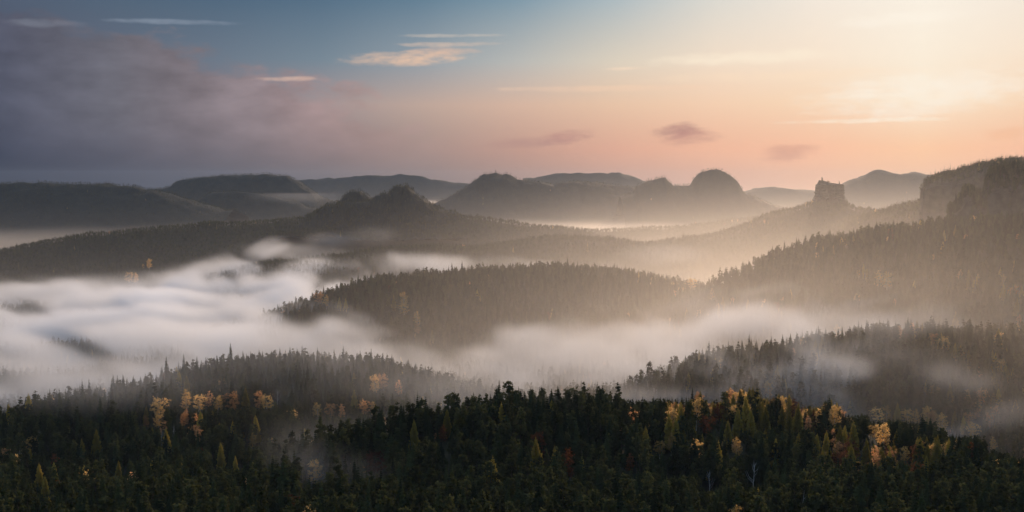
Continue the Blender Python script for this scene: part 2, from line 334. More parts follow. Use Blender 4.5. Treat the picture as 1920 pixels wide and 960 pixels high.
# the free standing flat topped tower
def rock_tower():
    d = 2600.0
    xl, _, zt = at(1529, 343, d); xr, _, zb = at(1581, 384, d); cx = (xl + xr) / 2; rad = (xr - xl) / 2
    root = bpy.data.objects.new('rock_tower', None); sc.collection.objects.link(root); root.location = (cx, d, zb - 14)
    tag(root, 'flat topped sandstone rock tower crowning the wooded cone right of centre', 'rock tower')
    H = zt - zb + 14
    def wall(name, z0, z1, f0, f1, seed, top=False):
        bm = bmesh.new(); N, K = 56, 15; rings = []
        rnd = random.Random(seed); led = [rnd.uniform(-.06, .05) for _ in range(K + 1)]
        ang = [2 * math.pi * i / N for i in range(N)]
        crack = [0.10 * max(0, math.sin(a * 7 + seed) ** 9) + 0.07 * max(0, math.sin(a * 11 + 2 * seed) ** 7) for a in ang]
        for k in range(K + 1):
            t = k / K; ring = []
            for i, a in enumerate(ang):
                sq = (abs(math.cos(a)) ** 4 + abs(math.sin(a)) ** 4) ** -0.25      # squarish plan
                rr = rad * sq * (f0 + (f1 - f0) * t) * (1 + led[k] - crack[i] * 1.7 + rnd.uniform(-.03, .03))
                zz = z0 + (z1 - z0) * t + rnd.uniform(-.4, .4)
                if k == K: zz += -0.09 * H * math.cos(a) * (1 if top else 0) + 1.6 * math.sin(a * 3 + seed) + rnd.uniform(-1.6, 1.6) - (5.5 * (math.cos(a - 1.1) > .8) + 3.5 * (math.cos(a - 4.4) > .9)) * (1 if top else .3)
                if top and k >= K - 1: rr *= .80 if k == K else .94
                ring.append(bm.verts.new((rr * math.cos(a), rr * math.sin(a) * 0.8, zz)))
            rings.append(ring)
        for k in range(K):
            for i in range(N): bm.faces.new((rings[k][i], rings[k][(i + 1) % N], rings[k + 1][(i + 1) % N], rings[k + 1][i]))
        c = bm.verts.new((0, 0, z1 + 1))
        for i in range(N): bm.faces.new((rings[K][i], rings[K][(i + 1) % N], c))
        me = bpy.data.meshes.new(name); bm.to_mesh(me); bm.free(); return link(name, me, M_rock, root)
    wall('base', -12, H * .42, 1.22, 1.04, 3)
    wall('summit', H * .42 + .3, H, 1.0, .90, 8, True)
    return cx, d, zt, rad
T_X, T_Y, T_Z, T_R = rock_tower()

# ------------------------------------------------------------------ tree meshes
class MB:
    def __init__(s): s.v = []; s.f = []; s.m = []
    def quad(s, a, b, c, d, m=0):
        k = len(s.v); s.v += [a, b, c, d]; s.f.append((k, k + 1, k + 2, k + 3)); s.m.append(m)
    def tri(s, a, b, c, m=0):
        k = len(s.v); s.v += [a, b, c]; s.f.append((k, k + 1, k + 2)); s.m.append(m)
    def tube(s, pts, r, n=5, m=0):
        rings = []
        for i, p in enumerate(pts):
            p = Vector(p); q = Vector(pts[min(i + 1, len(pts) - 1)]) - Vector(pts[max(i - 1, 0)])
            q.normalize(); a = q.orthogonal().normalized(); b = q.cross(a); k = len(s.v)
            s.v += [tuple(p + r[i] * (a * math.cos(2 * math.pi * j / n) + b * math.sin(2 * math.pi * j / n))) for j in range(n)]
            rings.append(k)
        for i in range(len(rings) - 1):
            for j in range(n):
                s.f.append((rings[i] + j, rings[i] + (j + 1) % n, rings[i + 1] + (j + 1) % n, rings[i + 1] + j)); s.m.append(m)
    def mesh(s, name, mats=()):
        me = bpy.data.meshes.new(name); me.from_pydata([tuple(v) for v in s.v], [], s.f)
        for m in mats: me.materials.append(m)
        if mats: me.polygons.foreach_set('material_index', s.m)
        me.update(); return me
def conifer(seed, H=24., Rm=3.6, whorls=17, nb=9, droop=.5, low=.1, tm=0, cm=1, dense=True, taper=.85):
    rnd = random.Random(seed); tr, cr = MB(), MB()
    tr.tube([(0, 0, -1.5), (0, 0, H * .5), (0, 0, H * .97)], [.32, .2, .03], 6, tm)
    for w in range(whorls):
        t = w / (whorls - 1); z = H * (low + (1 - low - .025) * t ** .92)
        r0 = Rm * ((1 - t) ** taper) * (.55 + .45 * min(1, (t + .12) / .22)) + .18
        n = max(4, int(nb * (1 - .45 * t))); ph = rnd.uniform(0, 6.3)
        for b in range(n):
            a = ph + 2 * math.pi * (b + rnd.uniform(-.3, .3)) / n; r = r0 * rnd.uniform(.62, 1.18)
            if rnd.random() < .06: continue
            ca, sa = math.cos(a), math.sin(a); dr = droop * r * rnd.uniform(.6, 1.3)
            wd = .40 * r + .3
            P = lambda s, side, up: (ca * r * s - sa * side, sa * r * s + ca * side, z + up)
            m1, m2 = P(.42, 0, -.25 * dr + .1), P(1., 0, -dr + .12 * r)
            c0 = P(0, 0, .15)
            l1, r1 = P(.36, wd * rnd.uniform(.7, 1.1), -.25 * dr - .42 * wd), P(.36, -wd * rnd.uniform(.7, 1.1), -.25 * dr - .42 * wd)
            l2, r2 = P(.74, wd * .8, -.75 * dr - .4 * wd), P(.74, -wd * .8, -.75 * dr - .4 * wd)
            cr.quad(c0, l1, l2, m1, cm); cr.quad(c0, m1, r2, r1, cm); cr.tri(m1, l2, m2, cm); cr.tri(m1, m2, r2, cm)
            if dense:
                for s_ in (.45, .75):
                    h_ = rnd.uniform(.5, 1.0) * (.3 * r + .6)
                    cr.tri(P(s_ - .15, .2 * wd, -s_ * dr), P(s_ + .2, -.2 * wd, -s_ * dr), P(s_ + .05, rnd.uniform(-.5, .5) * wd, -s_ * dr - h_), cm)
    cr.tri((.14, 0, H * .93), (-.1, .12, H * .93), (0, 0, H + .5), cm); cr.tri((-.1, -.12, H * .93), (.1, .1, H * .93), (0, 0, H + .5), cm)
    return tr, cr
def broadleaf(seed, H=19., Rm=4.2, z0=.32, clumps=34, per=20, leaf=.75, egg=1.0, tm=0, cm=1, limbs=7, cone=0.0):
    rnd = random.Random(seed); tr, cr = MB(), MB()
    lean = rnd.uniform(-.6, .6)
    tr.tube([(0, 0, -1.5), (lean * .3, 0, H * .3), (lean, .2, H * .62), (lean, .2, H * .93)], [.3, .22, .13, .03], 6, tm)
    cs = []; zc, hz_ = H * (z0 + 1) / 2, H * (1 - z0) / 2
    while len(cs) < clumps:
        p = Vector((rnd.uniform(-1, 1), rnd.uniform(-1, 1), rnd.uniform(-1, 1))); L = p.length
        if L > 1 or L < .35: continue
        k = (1 - cone * (p.z * .5 + .5)) * (1 + .25 * math.sin(3 * math.atan2(p.y, p.x) + seed))
        cs.append((Vector((lean + p.x * Rm * k, p.y * Rm * k, zc + p.z * hz_ * egg)), rnd.uniform(.65, 1.35)))
    for i in range(limbs):
        c, _ = cs[i * len(cs) // limbs]; zb = min(c.z - .5, H * rnd.uniform(z0 * .9, .7))
        tr.tube([(lean * zb / H, 0, zb), (c.x * .5, c.y * .5, (zb + c.z) / 2 + .2), tuple(c)], [.12, .08, .03], 4, tm)
    for c, s in cs:
        for _ in range(per):
            d = Vector((rnd.gauss(0, 1), rnd.gauss(0, 1), rnd.gauss(0, .75)))
            o = c + d * .52 * s * Rm / 4.2; n = Vector((rnd.gauss(0, 1), rnd.gauss(0, 1), rnd.gauss(.4, 1))).normalized()
            a = n.orthogonal().normalized(); a.rotate(Matrix.Rotation(rnd.uniform(0, 6.3), 3, n)); b = n.cross(a); q = leaf * rnd.uniform(.5, 1.1)
            cr.quad(tuple(o + a * q), tuple(o + b * q * .6), tuple(o - a * q), tuple(o - b * q * .6), cm)
    return tr, cr
def bare(seed, H=20.):
    rnd = random.Random(seed); tr = MB()
    tr.tube([(0, 0, -1.5), (.4, 0, H * .4), (-.2, .2, H * .75), (.3, 0, H)], [.25, .18, .09, .02], 5, 0)
    for i in range(13):
        z = H * rnd.uniform(.35, .92); a = rnd.uniform(0, 6.3); L = (1.1 - z / H) * H * .38
        p = (0, 0, z); q = (math.cos(a) * L * .5, math.sin(a) * L * .5, z + L * .5); e = (math.cos(a) * L * .8, math.sin(a) * L * .8, z + L * 1.15)
        tr.tube([p, q, e], [.09, .05, .015], 4, 0)
    return tr
SPECIES = {}
def species(name, cat, variants, bark, leaf):
    SPECIES[name] = dict(cat=cat, meshes=[], leaf=leaf)
    for k, (t, c) in enumerate(variants):
        SPECIES[name]['meshes'].append((t.mesh(name + '_trunk', [bark]), c.mesh(name + '_crown', [leaf]) if c else None))
def joined(t, c, bark, leaf):
    j = MB(); j.v = list(t.v); j.f = list(t.f); j.m = [0] * len(t.f); k = len(j.v)
    j.v += c.v; j.f += [tuple(i + k for i in f) for f in c.f]; j.m += [1] * len(c.f)
    return j.mesh('tree', [bark, leaf])
sp_v = [conifer(s, H, r, wh, 9, dr, taper=tp) for s, H, r, wh, dr, tp in ((1, 26, 4.4, 21, .55, .80), (2, 23, 4.8, 19, .45, .72), (3, 28, 4.0, 23, .6, .85), (4, 21, 4.6, 17, .4, .75))]
pi_v = [broadleaf(s, H, r, z0, cl, 22, .72, limbs=5, cone=cn) for s, H, r, z0, cl, cn in ((11, 24, 3.8, .34, 38, .55), (12, 22, 4.1, .38, 38, .40), (13, 25, 3.5, .28, 42, .7), (14, 20, 4.0, .36, 34, .5))]
la_v = [conifer(s, H, r, 23, 11, .15, low=.14, taper=.66) for s, H, r in ((21, 24, 4.4), (22, 22, 4.0))]
bi_v = [broadleaf(s, H, r, z0, 54, 17, .58, limbs=7, cone=cn) for s, H, r, z0, cn in ((31, 20, 4.9, .28, .3), (32, 18, 5.2, .30, .1), (33, 22, 4.3, .25, .5))]
species('spruce_tree', 'spruce', sp_v, M_bark, M_spruce); species('pine_tree', 'pine', pi_v, M_bark, M_pine)
species('larch_tree', 'larch', la_v, M_bark, M_larch); species('birch_tree', 'birch', bi_v, M_birch, M_gold)
species('maple_tree', 'maple', bi_v, M_bark, M_orange); species('beech_tree', 'beech', bi_v, M_bark, M_red)
species('bare_tree', 'bare tree', [(bare(41), None)], M_birch, None)
def make_tree(kind, variant, loc, rot, scale, label, group=None):
    s = SPECIES[kind]; t, c = s['meshes'][variant % len(s['meshes'])]
    root = bpy.data.objects.new(kind, None); sc.collection.objects.link(root)
    root.location = loc; root.rotation_euler = (0, 0, rot); root.scale = (scale,) * 3
    root.empty_display_size = 2
    tag(root, label, s['cat'], group)
    for nm, me in (('trunk', t), ('crown', c)):
        if me:
            o = bpy.data.objects.new(nm, me); sc.collection.objects.link(o); o.parent = root
    return root

# ------------------------------------------------------------------ trees set by hand: (species, column and row of the tip, height, label)
def place_tip(px, py, h, d0=450., d1=3600.):
    """the first spot along a sight line where a tree of height h reaches it with its tip"""
    ds = np.arange(d0, d1, 3.0); p = np.array([at(px, py, d) for d in ds]); s = surface(p[:, 0].copy(), p[:, 1].copy()) + h - p[:, 2]
    k = np.nonzero(s >= 0)[0]
    if len(k) == 0: return None
    k = k[0]; return (p[k, 0], p[k, 1], p[k, 2] - h)
HAND = [
 ('birch_tree', 297, 742, 22, 'pale gold rounded birch at the left end of the lit row above dark forest'),
 ('maple_tree', 273, 778, 13, 'small pinkish tree below and left of the pale gold rounded birch'),
 ('birch_tree', 297, 776, 14, 'small yellowish tree directly below the pale gold rounded birch'),
 ('larch_tree', 350, 702, 22, 'slim faded larch poking out of the mist above the lit autumn row'),
 ('birch_tree', 349, 728, 22, 'tall golden birch, second from the left in the lit autumn row'),
 ('maple_tree', 345, 772, 15, 'pale peach tree half sunk in mist under the tall golden birch'),
 ('birch_tree', 372, 738, 18, 'light orange birch left in the arching clump of the lit autumn row'),
 ('maple_tree', 392, 732, 18, 'broad peach coloured tree in the middle of the arching clump of the lit row'),
 ('birch_tree', 408, 740, 17, 'orange birch at the right end of the arching clump of the lit row'),
 ('maple_tree', 435, 733, 21, 'vivid orange narrow tree standing alone left of the olive larch'),
 ('larch_tree', 460, 724, 24, 'olive yellow conical larch between the two vivid orange trees of the lit row'),
 ('maple_tree', 484, 732, 19, 'orange tree just right of the olive larch in the lit row'),
 ('birch_tree', 500, 738, 18, 'last golden tree at the right end of the lit row'),
 ('bare_tree', 520, 728, 17, 'whitish leafless tree just right of the lit autumn row'),
 ('birch_tree', 702, 702, 21, 'large golden orange birch, left one of the pair atop the second lit clump'),
 ('maple_tree', 718, 698, 20, 'peach orange tree in the middle at the top of the second lit clump'),
 ('maple_tree', 748, 712, 18, 'rightmost faded orange tree of the second lit clump'),
 ('larch_tree', 664, 728, 21, 'slender yellow tree left of the big birch in the second lit clump'),
 ('maple_tree', 684, 748, 17, 'pinkish orange tree below the slender yellow tree of the second lit clump'),
 ('birch_tree', 700, 752, 16, 'gold flecked tree under the large golden orange birch'),
 ('birch_tree', 596, 754, 17, 'golden tree at the left end of the low peach clump'),
 ('maple_tree', 618, 754, 16, 'peach coloured tree in the middle of the low peach clump'),
 ('maple_tree', 641, 756, 16, 'peach coloured tree at the right end of the low peach clump'),
 ('larch_tree', 776, 784, 21, 'yellow green larch with a russet lower side right of the low peach clump'),
 ('larch_tree', 838, 764, 20, 'pale yellow larch in thin mist near the bottom centre'),
 ('birch_tree', 474, 810, 16, 'dull beige birch alone in the dark slope below the lit row'),
 ('larch_tree', 180, 802, 24, 'brownish gold larch, tall, in the dark lower left forest'),
 ('larch_tree', 73, 866, 20, 'dim olive gold larch near the left edge in the dark forest'),
 ('larch_tree', 84, 890, 18, 'dim ochre larch just below the one near the left edge'),
 ('larch_tree', 222, 862, 17, 'faint brown larch between two dark spruces at lower left'),
 ('larch_tree', 413, 843, 18, 'faint tan larch, left one of two in the dark slope under the lit row'),
 ('larch_tree', 441, 853, 15, 'faint tan small larch, right one of two in the dark slope under the lit row'),
 ('birch_tree', 588, 861, 18, 'pale beige birch standing in thin mist below the centre left slope'),
 ('beech_tree', 704, 842, 19, 'dark red brown beech in the shaded forest left of the bottom centre'),
 ('beech_tree', 830, 796, 14, 'small dull red beech beside the pale yellow larch'),
 ('birch_tree', 1382, 820, 15, 'brightest amber birch glowing alone in the dark right slope'),
 ('larch_tree', 1365, 785, 19, 'green gold larch leftmost of the conical group under the right crest'),
 ('larch_tree', 1384, 762, 22, 'green gold larch, second of the conical group under the right crest'),
 ('larch_tree', 1409, 766, 21, 'yellow green larch, third of the conical group under the right crest'),
 ('larch_tree', 1436, 758, 23, 'amber larch, fourth of the conical group under the right crest'),
 ('larch_tree', 1467, 757, 20, 'yellow larch, fifth of the conical group under the right crest'),
 ('larch_tree', 1480, 768, 21, 'yellow green larch, low sixth in the conical group under the right crest'),
 ('larch_tree', 1497, 752, 23, 'bright yellow larch, rightmost of the conical group under the right crest'),
 ('maple_tree', 1516, 778, 14, 'small red orange tree below the bright yellow larch'),
 ('birch_tree', 1566, 757, 20, 'large amber birch with ragged crown under the right crest'),
 ('larch_tree', 1550, 806, 18, 'small yellow green larch below the large ragged amber birch'),
 ('larch_tree', 1595, 748, 20, 'pale yellow larch just beneath the mist line on the right crest'),
 ('birch_tree', 1655, 790, 21, 'flame shaped amber birch alone in the dark right slope'),
 ('birch_tree', 1640, 795, 13, 'small amber birch touching the left of the flame shaped one'),
 ('larch_tree', 1625, 820, 20, 'olive larch below the flame shaped amber birch'),
 ('birch_tree', 1695, 836, 13, 'small pale gold birch in the dark right slope'),
 ('birch_tree', 1645, 762, 17, 'golden birch first in the row along the descending right crest'),
 ('larch_tree', 1683, 753, 21, 'yellow larch standing tall in the row along the descending right crest'),
 ('birch_tree', 1662, 760, 16, 'golden birch second in the row along the descending right crest'),
 ('birch_tree', 1703, 764, 17, 'golden birch third in the row along the descending right crest'),
 ('birch_tree', 1718, 766, 17, 'amber birch fourth in the row along the descending right crest'),
 ('birch_tree', 1768, 774, 18, 'gold birch behind the dark spruce on the descending right crest'),
 ('birch_tree', 1825, 790, 17, 'dull gold birch low on the descending right crest'),
 ('birch_tree', 1862, 818, 15, 'dull orange birch near the right edge on the descending crest'),
 ('birch_tree', 1442, 712, 18, 'yellow birch on the skyline of the right crest'),
 ('beech_tree', 1324, 776, 17, 'dark red beech under the right crest'),
 ('beech_tree', 1490, 745, 19, 'russet beech on top of the right crest'),
 ('beech_tree', 1350, 755, 16, 'russet beech between dark spruces high on the right crest'),
 ('birch_tree', 1237, 824, 12, 'small yellow birch in the middle of the dark centre slope'),
 ('beech_tree', 1182, 848, 15, 'dull orange brown tree in the dark centre slope'),
 ('pine_tree', 1272, 842, 24, 'broad grey green pine, biggest crown in the dark centre slope'),
 ('bare_tree', 1414, 862, 22, 'leaning white leafless birch trunk below the brightest amber birch'),
 ('bare_tree', 1330, 880, 18, 'thin pale leafless tree at the bottom right of centre'),
 ('spruce_tree', 168, 745, 24, 'dark spruce in front of the fog, left one of the two at lower left'),
 ('spruce_tree', 236, 730, 24, 'dark spruce in front of the fog, right one of the two at lower left'),
 ('spruce_tree', 218, 826, 25, 'black pointed spruce with wide lower branches in the lower left forest'),
 ('spruce_tree', 250, 822, 24, 'blunt black spruce just right of the pointed one in the lower left forest'),
 ('spruce_tree', 1178, 716, 22, 'first dark spruce tip on the left shoulder of the right crest'),
 ('spruce_tree', 1196, 717, 22, 'second dark spruce tip on the left shoulder of the right crest'),
 ('spruce_tree', 1220, 712, 24, 'third dark spruce tip on the left shoulder of the right crest'),
 ('spruce_tree', 1239, 708, 26, 'tallest spruce on the left shoulder of the right crest'),
 ('spruce_tree', 1254, 712, 24, 'spruce just right of the tallest on the left shoulder of the right crest'),
 ('spruce_tree', 1280, 711, 25, 'dark double tipped spruce in the middle of the right crest'),
 ('spruce_tree', 1331, 708, 26, 'stout dark spruce, left one of the pair at the top of the right crest'),
 ('spruce_tree', 1342, 708, 27, 'slim dark spruce, right one of the pair at the top of the right crest'),
 ('pine_tree', 1503, 714, 24, 'pale green pine rising above the crest against the fog'),
 ('spruce_tree', 1520, 720, 25, 'dark narrow spruce just right of the pale pine on the crest'),
 ('spruce_tree', 1598, 739, 23, 'narrow spruce against the fog, left one of three beyond the crest'),
 ('spruce_tree', 1611, 740, 23, 'narrow spruce against the fog, middle one of three beyond the crest'),
 ('spruce_tree', 1632, 737, 25, 'tall ragged spruce against the fog, right one of three beyond the crest'),
 ('spruce_tree', 1658, 743, 22, 'single dark spruce right of the three against the fog'),
 ('spruce_tree', 1730, 775, 22, 'black spruce among the golden birches of the descending crest'),
 ('spruce_tree', 1790, 782, 22, 'black spruce after the golden row on the descending crest'),
 ('spruce_tree', 1878, 808, 24, 'dark spruce near the right edge of the descending crest'),
 ('spruce_tree', 1908, 816, 25, 'dark spruce at the right edge of the descending crest'),
 # the middle hill and beyond
 ('maple_tree', 598, 546, 22, 'orange tree at the left tip of the central wooded dome, half in fog'),
 ('birch_tree', 612, 552, 20, 'peach coloured tree beside the orange one at the left tip of the central dome'),
 ('larch_tree', 636, 556, 20, 'yellow larch, left one of the pair near the left tip of the central dome'),
 ('larch_tree', 648, 558, 20, 'yellow larch, right one of the pair near the left tip of the central dome'),
 ('larch_tree', 738, 552, 22, 'pale yellow larch left of the golden one on the front of the central dome'),
 ('birch_tree', 756, 547, 24, 'golden birch high on the front of the central dome'),
 ('birch_tree', 758, 566, 20, 'golden birch just below the high one on the front of the central dome'),
 ('birch_tree', 782, 583, 23, 'yellow birch lowest on the front of the central dome'),
 ('maple_tree', 782, 604, 18, 'peach tree sinking into mist below the yellow birch of the central dome'),
 ('birch_tree', 1297, 520, 22, 'pale gold tree on the right shoulder of the central dome'),
 ('birch_tree', 1335, 540, 20, 'yellow tree at the right foot of the central dome'),
 ('birch_tree', 1572, 608, 20, 'olive gold birch at the left end of the dim ridge on the right'),
 ('larch_tree', 1792, 582, 24, 'pale conical larch on the dim slope at right'),
 ('birch_tree', 1648, 505, 26, 'pale gold tree, left one of the lit pair on the hazy right slope'),
 ('birch_tree', 1664, 508, 26, 'pale gold tree, right one of the lit pair on the hazy right slope'),
 ('birch_tree', 242, 508, 30, 'large pale yellow tree at the edge of the white fog on the far left slope'),
 ('birch_tree', 255, 510, 28, 'pale yellow tree right beside the large one at the edge of the white fog'),
 ('birch_tree', 280, 484, 28, 'faint yellow tree higher on the far left slope'),
]
hand_xy = []
vk = 0
for kind, px, py, h, label in HAND:
    h *= 1.2 if py < 960 else 1
    p = place_tip(px, py, h)
    if p is None: continue
    vk += 1; vs = SPECIES[kind]['meshes']; v = vk % len(vs)
    hv = max(q.co.z for q in (vs[v][1] or vs[v][0]).vertices)
    make_tree(kind, v, p, vk * 2.4, h / hv, label)
    hand_xy.append((p[0], p[1], p[2], h, px, py))
for k, (fx, dz_, s, kind, lab) in enumerate(((-.6, -1, .74, 'pine_tree', 'dark pine on the left rim of the flat topped rock tower'), (-.16, -3, .66, 'beech_tree', 'round leafy tree in the middle of the flat topped rock tower'),
                                    (.62, -5, .5, 'pine_tree', 'small pine on the right rim of the flat topped rock tower'))):
    make_tree(kind, k, (T_X + fx * T_R, T_Y - 8, T_Z + dz_ - 3), k, s, lab)
hand_xy = np.array(hand_xy)

# ------------------------------------------------------------------ the forest
def scatter(d0, d1, cell, tmax=0.56):
    n = int(tmax * (d1 * d1 - d0 * d0) / (cell * cell))
    d = np.sqrt(rng.uniform(d0 * d0, d1 * d1, n)); t = rng.uniform(-tmax, tmax, n)
    # jittered thinning: one tree per cell
    x = t * d; key = np.floor(x / cell).astype(np.int64) * 100003 + np.floor(d / cell).astype(np.int64)
    _, i = np.unique(key, return_index=True)
    return x[i], d[i]
sets = [scatter(430, 760, 5.7, .76), scatter(760, 1250, 5.2, .66), scatter(1250, 2000, 5.2, .6), scatter(2000, 3600, 5.6), scatter(4200, 6400, 10.0)]
x = np.concatenate([s[0] for s in sets]); y = np.concatenate([s[1] for s in sets])
z = surface(x, y)
far = y > 3600
keep = ~far | (z > BASE + 60)
# leave out what no step to the side could bring into view: far below the ridges in front of it
tb = np.linspace(-0.78, 0.78, 500); db = 400 * (6600 / 400) ** np.linspace(0, 1, 260)
TT, DD = np.meshgrid(tb, db); hor = (surface((TT * DD).ravel(), DD.ravel()).reshape(TT.shape) - CZ) / DD
hor = np.maximum.accumulate(hor, 0)
ti = np.clip(np.searchsorted(tb, x / y), 0, len(tb) - 1); di = np.clip(np.searchsorted(db, y * 0.97) - 1, 0, len(db) - 1)
keep &= (z + 30 - CZ) / y > hor[di, ti] - 14 / y
x, y, z = x[keep], y[keep], z[keep]; n = len(x)
px, py = project(x, y, z + 20)
u = rng.uniform(0, 1, n); patchy = fbm(x / 90, y / 90, 91, 3); patch2 = fbm(x / 60 + 40, y / 60, 97, 3)
kind = np.where(u < 0.30 + 0.9 * (patchy - 0.35), 0, 1)                      # spruce / pine
aut = np.clip((patch2 - np.where((px > 1250) & (y > 740) & (y < 1000), .47, .54)) * 2.0, 0, 1) * 0.5
aut = aut * np.where((px > 1250), np.where((y > 740) & (y < 1000), 4.2, 1.6), 0.4) * np.where(y < 760, 0.35, 1.0) * np.interp(y, [1100, 2200], [1, .12]) + 0.006 * (y < 1500) + 0.05 * ((px > 1280) & (y > 740) & (y < 1000))
u2 = rng.uniform(0, 1, n)
kind = np.where(u2 < aut, 2, kind); u3 = rng.uniform(0, 1, n)
kind = np.where((kind == 2) & (u3 > 0.5), 3, kind); kind = np.where((kind == 3) & (u3 > 0.72), 4, kind); kind = np.where((kind == 4) & (u3 > 0.86), 5, kind)
kind = np.where((rng.uniform(0, 1, n) < 0.006) & (y < 950), 6, kind)
scale = 1.25 * (rng.uniform(0.60, 1.10, n) + .35 * (fbm(x / 45, y / 45, 133, 3) - .4)) * np.interp(y, [700, 900, 1300, 1800, 2400, 3000], [1.0, .86, .76, .68, .58, .52]) * np.where(rng.uniform(0, 1, n) < 0.06, 1.18, 1)
scale = np.where(far, 0, scale)[:n] if False else scale
scale = np.where(y > 3600, scale * 0.85, scale)
# the forest stands lower in front of the trees set by hand, and leaves them room
cut = np.zeros(n, bool)
for hx, hy, hz_, hh, hpx, hpy in hand_xy:
    c = np.nonzero((np.abs(px - hpx) < 60) & (y < hy + 6) & (y > hy - 260))[0]
    if not len(c): continue
    _, base_y = project(hx, hy, hz_); want = hpy + 0.62 * (base_y - hpy)
    sx, sy = project(x[c], y[c], z[c]); half = 4.5 * scale[c] * F / y[c]
    near_ = np.abs(sx - hpx) < half + 3.2 * F / hy
    room = (sy - want) * y[c] / F / 25                           # scale at which the tip stays below
    fit = near_ & (scale[c] > room)
    scale[c[fit]] = room[fit]
    cut[c[fit & (room < .35)]] = True
    cut |= np.hypot(x - hx, y - hy) < 4
x, y, z, px, py, kind, scale = (q[~cut] for q in (x, y, z, px, py, kind, scale)); n = len(x)
names = ['spruce_tree', 'pine_tree', 'larch_tree', 'birch_tree', 'maple_tree', 'beech_tree', 'bare_tree']
scale = np.where((y > 2900) & (y < 3500) & (z > CZ - 75), scale * .7, scale)
rot = rng.uniform(0, 6.283, n); var = rng.integers(0, 4, n)
# the nearest ones are single trees, with trunk and crown
ZONES = [(-1e9, 330, 'in the bottom left corner'), (330, 650, 'at the bottom, left of the misty gully'), (650, 960, 'at the bottom just left of centre'),
         (960, 1280, 'at the bottom just right of centre'), (1280, 1600, 'at the bottom below the amber birch'), (1600, 1e9, 'in the bottom right corner')]
FORM = (('slender dark spruce', 'broad dark spruce', 'very slender dark spruce', 'stubby dark spruce'), ('rounded green pine', 'broad rounded green pine', 'pointed green pine', 'squat green pine'))
SIZE, ROW = ('small', 'middling', 'tall'), ('foremost row', 'second row', 'third row')
single = np.zeros(n, bool)
inside = (px > 5) & (px < 1915) & (py < 945) & (py > 560)
for kd, most in ((0, 240), (1, 240)):
    c = np.nonzero((kind == kd) & inside)[0]
    c = c[np.argsort(y[c])][:most]
    order = np.argsort(np.argsort(scale[c])) * 3 // len(c)
    for q, i in enumerate(c):
        zone = next(w for a, b, w in ZONES if a <= px[i] < b)
        lab = '%s %s, %s %s' % (SIZE[order[q]], FORM[kd][int(var[i])], ROW[q * 3 // len(c)], zone)
        make_tree(names[kd], int(var[i]), (x[i], y[i], z[i]), rot[i], scale[i], lab, 'nearest ' + ('spruces ' if kd == 0 else 'pines ') + zone)
    single[c] = True
x, y, z, kind, scale, rot, var = (q[~single] for q in (x, y, z, kind, scale, rot, var)); n = len(x)
# low detail forms for the far slopes
lo = lambda s, H, r, w: conifer(s, H, r, w, 6, .3, dense=False)
PROTO = []
def proto(t, c, bark, leaf):
    o = bpy.data.objects.new('p%02d' % len(PROTO), joined(t, c, bark, leaf)); PROTO.append(o); return len(PROTO) - 1
first = {}
for kd, (vs, bark, leaf) in enumerate(((sp_v, M_bark, M_spruce), (pi_v, M_bark, M_pine), (la_v, M_bark, M_larch), (bi_v, M_birch, M_gold), (bi_v, M_bark, M_orange), (bi_v, M_bark, M_red))):
    first[kd, 0] = [proto(t, c, bark, leaf) for t, c in vs]
first[6, 0] = [proto(bare(43), MB(), M_birch, M_red)]
first[0, 1] = [proto(*lo(s, H, r, 9), M_bark, M_spruce) for s, H, r in ((51, 25, 3.8), (52, 22, 4.0), (53, 27, 3.5))]
first[1, 1] = [proto(*broadleaf(s, 22, 3.8, .35, 16, 9, 1.1, limbs=0, cone=cn), M_bark, M_pine) for s, cn in ((61, .3), (62, .5))]
first[2, 1] = [proto(*lo(71, 23, 3.9, 9), M_bark, M_larch)]
for kd, leaf in ((3, M_gold), (4, M_orange), (5, M_red)):
    first[kd, 1] = [proto(*broadleaf(80 + kd, 20, 4.2, .25, 16, 9, 1.1, limbs=0), M_bark, leaf)]
first[6, 1] = first[6, 0]
lod = (y > 1900).astype(int)
idx = np.array([first[k, l][v % len(first[k, l])] for k, l, v in zip(kind.tolist(), lod.tolist(), var.tolist())], np.int32)
pc = bpy.data.collections.new('tree_forms')
for o in PROTO: pc.objects.link(o)
me = bpy.data.meshes.new('forest'); me.vertices.add(n)
me.vertices.foreach_set('co', np.stack([x, y, z], -1).astype(np.float32).ravel())
a = me.attributes.new('form', 'INT', 'POINT'); a.data.foreach_set('value', idx)
a = me.attributes.new('size', 'FLOAT', 'POINT'); a.data.foreach_set('value', scale.astype(np.float32))
a = me.attributes.new('turn', 'FLOAT_VECTOR', 'POINT')
tl = rng.normal(0, .03, (n, 2)); a.data.foreach_set('vector', np.stack([tl[:, 0], tl[:, 1], rot], -1).astype(np.float32).ravel())
forest = tag(link('forest', me), 'mixed forest of spruce and pine covering valley and ridges', kind='stuff')
ng = bpy.data.node_groups.new('forest_trees', 'GeometryNodeTree')
ng.interface.new_socket('Geometry', in_out='INPUT', socket_type='NodeSocketGeometry'); ng.interface.new_socket('Geometry', in_out='OUTPUT', socket_type='NodeSocketGeometry')
N = ng.nodes.new; gi, go = N('NodeGroupInput'), N('NodeGroupOutput')
ip = N('GeometryNodeInstanceOnPoints'); ci = N('GeometryNodeCollectionInfo'); ci.inputs['Collection'].default_value = pc
ci.inputs['Separate Children'].default_value = True; ci.inputs['Reset Children'].default_value = True
def attr(nm, ty):
    q = N('GeometryNodeInputNamedAttribute'); q.data_type = ty; q.inputs[0].default_value = nm; return q.outputs[0]
ng.links.new(gi.outputs[0], ip.inputs['Points']); ng.links.new(ci.outputs[0], ip.inputs['Instance']); ip.inputs['Pick Instance'].default_value = True
ng.links.new(attr('form', 'INT'), ip.inputs['Instance Index'])
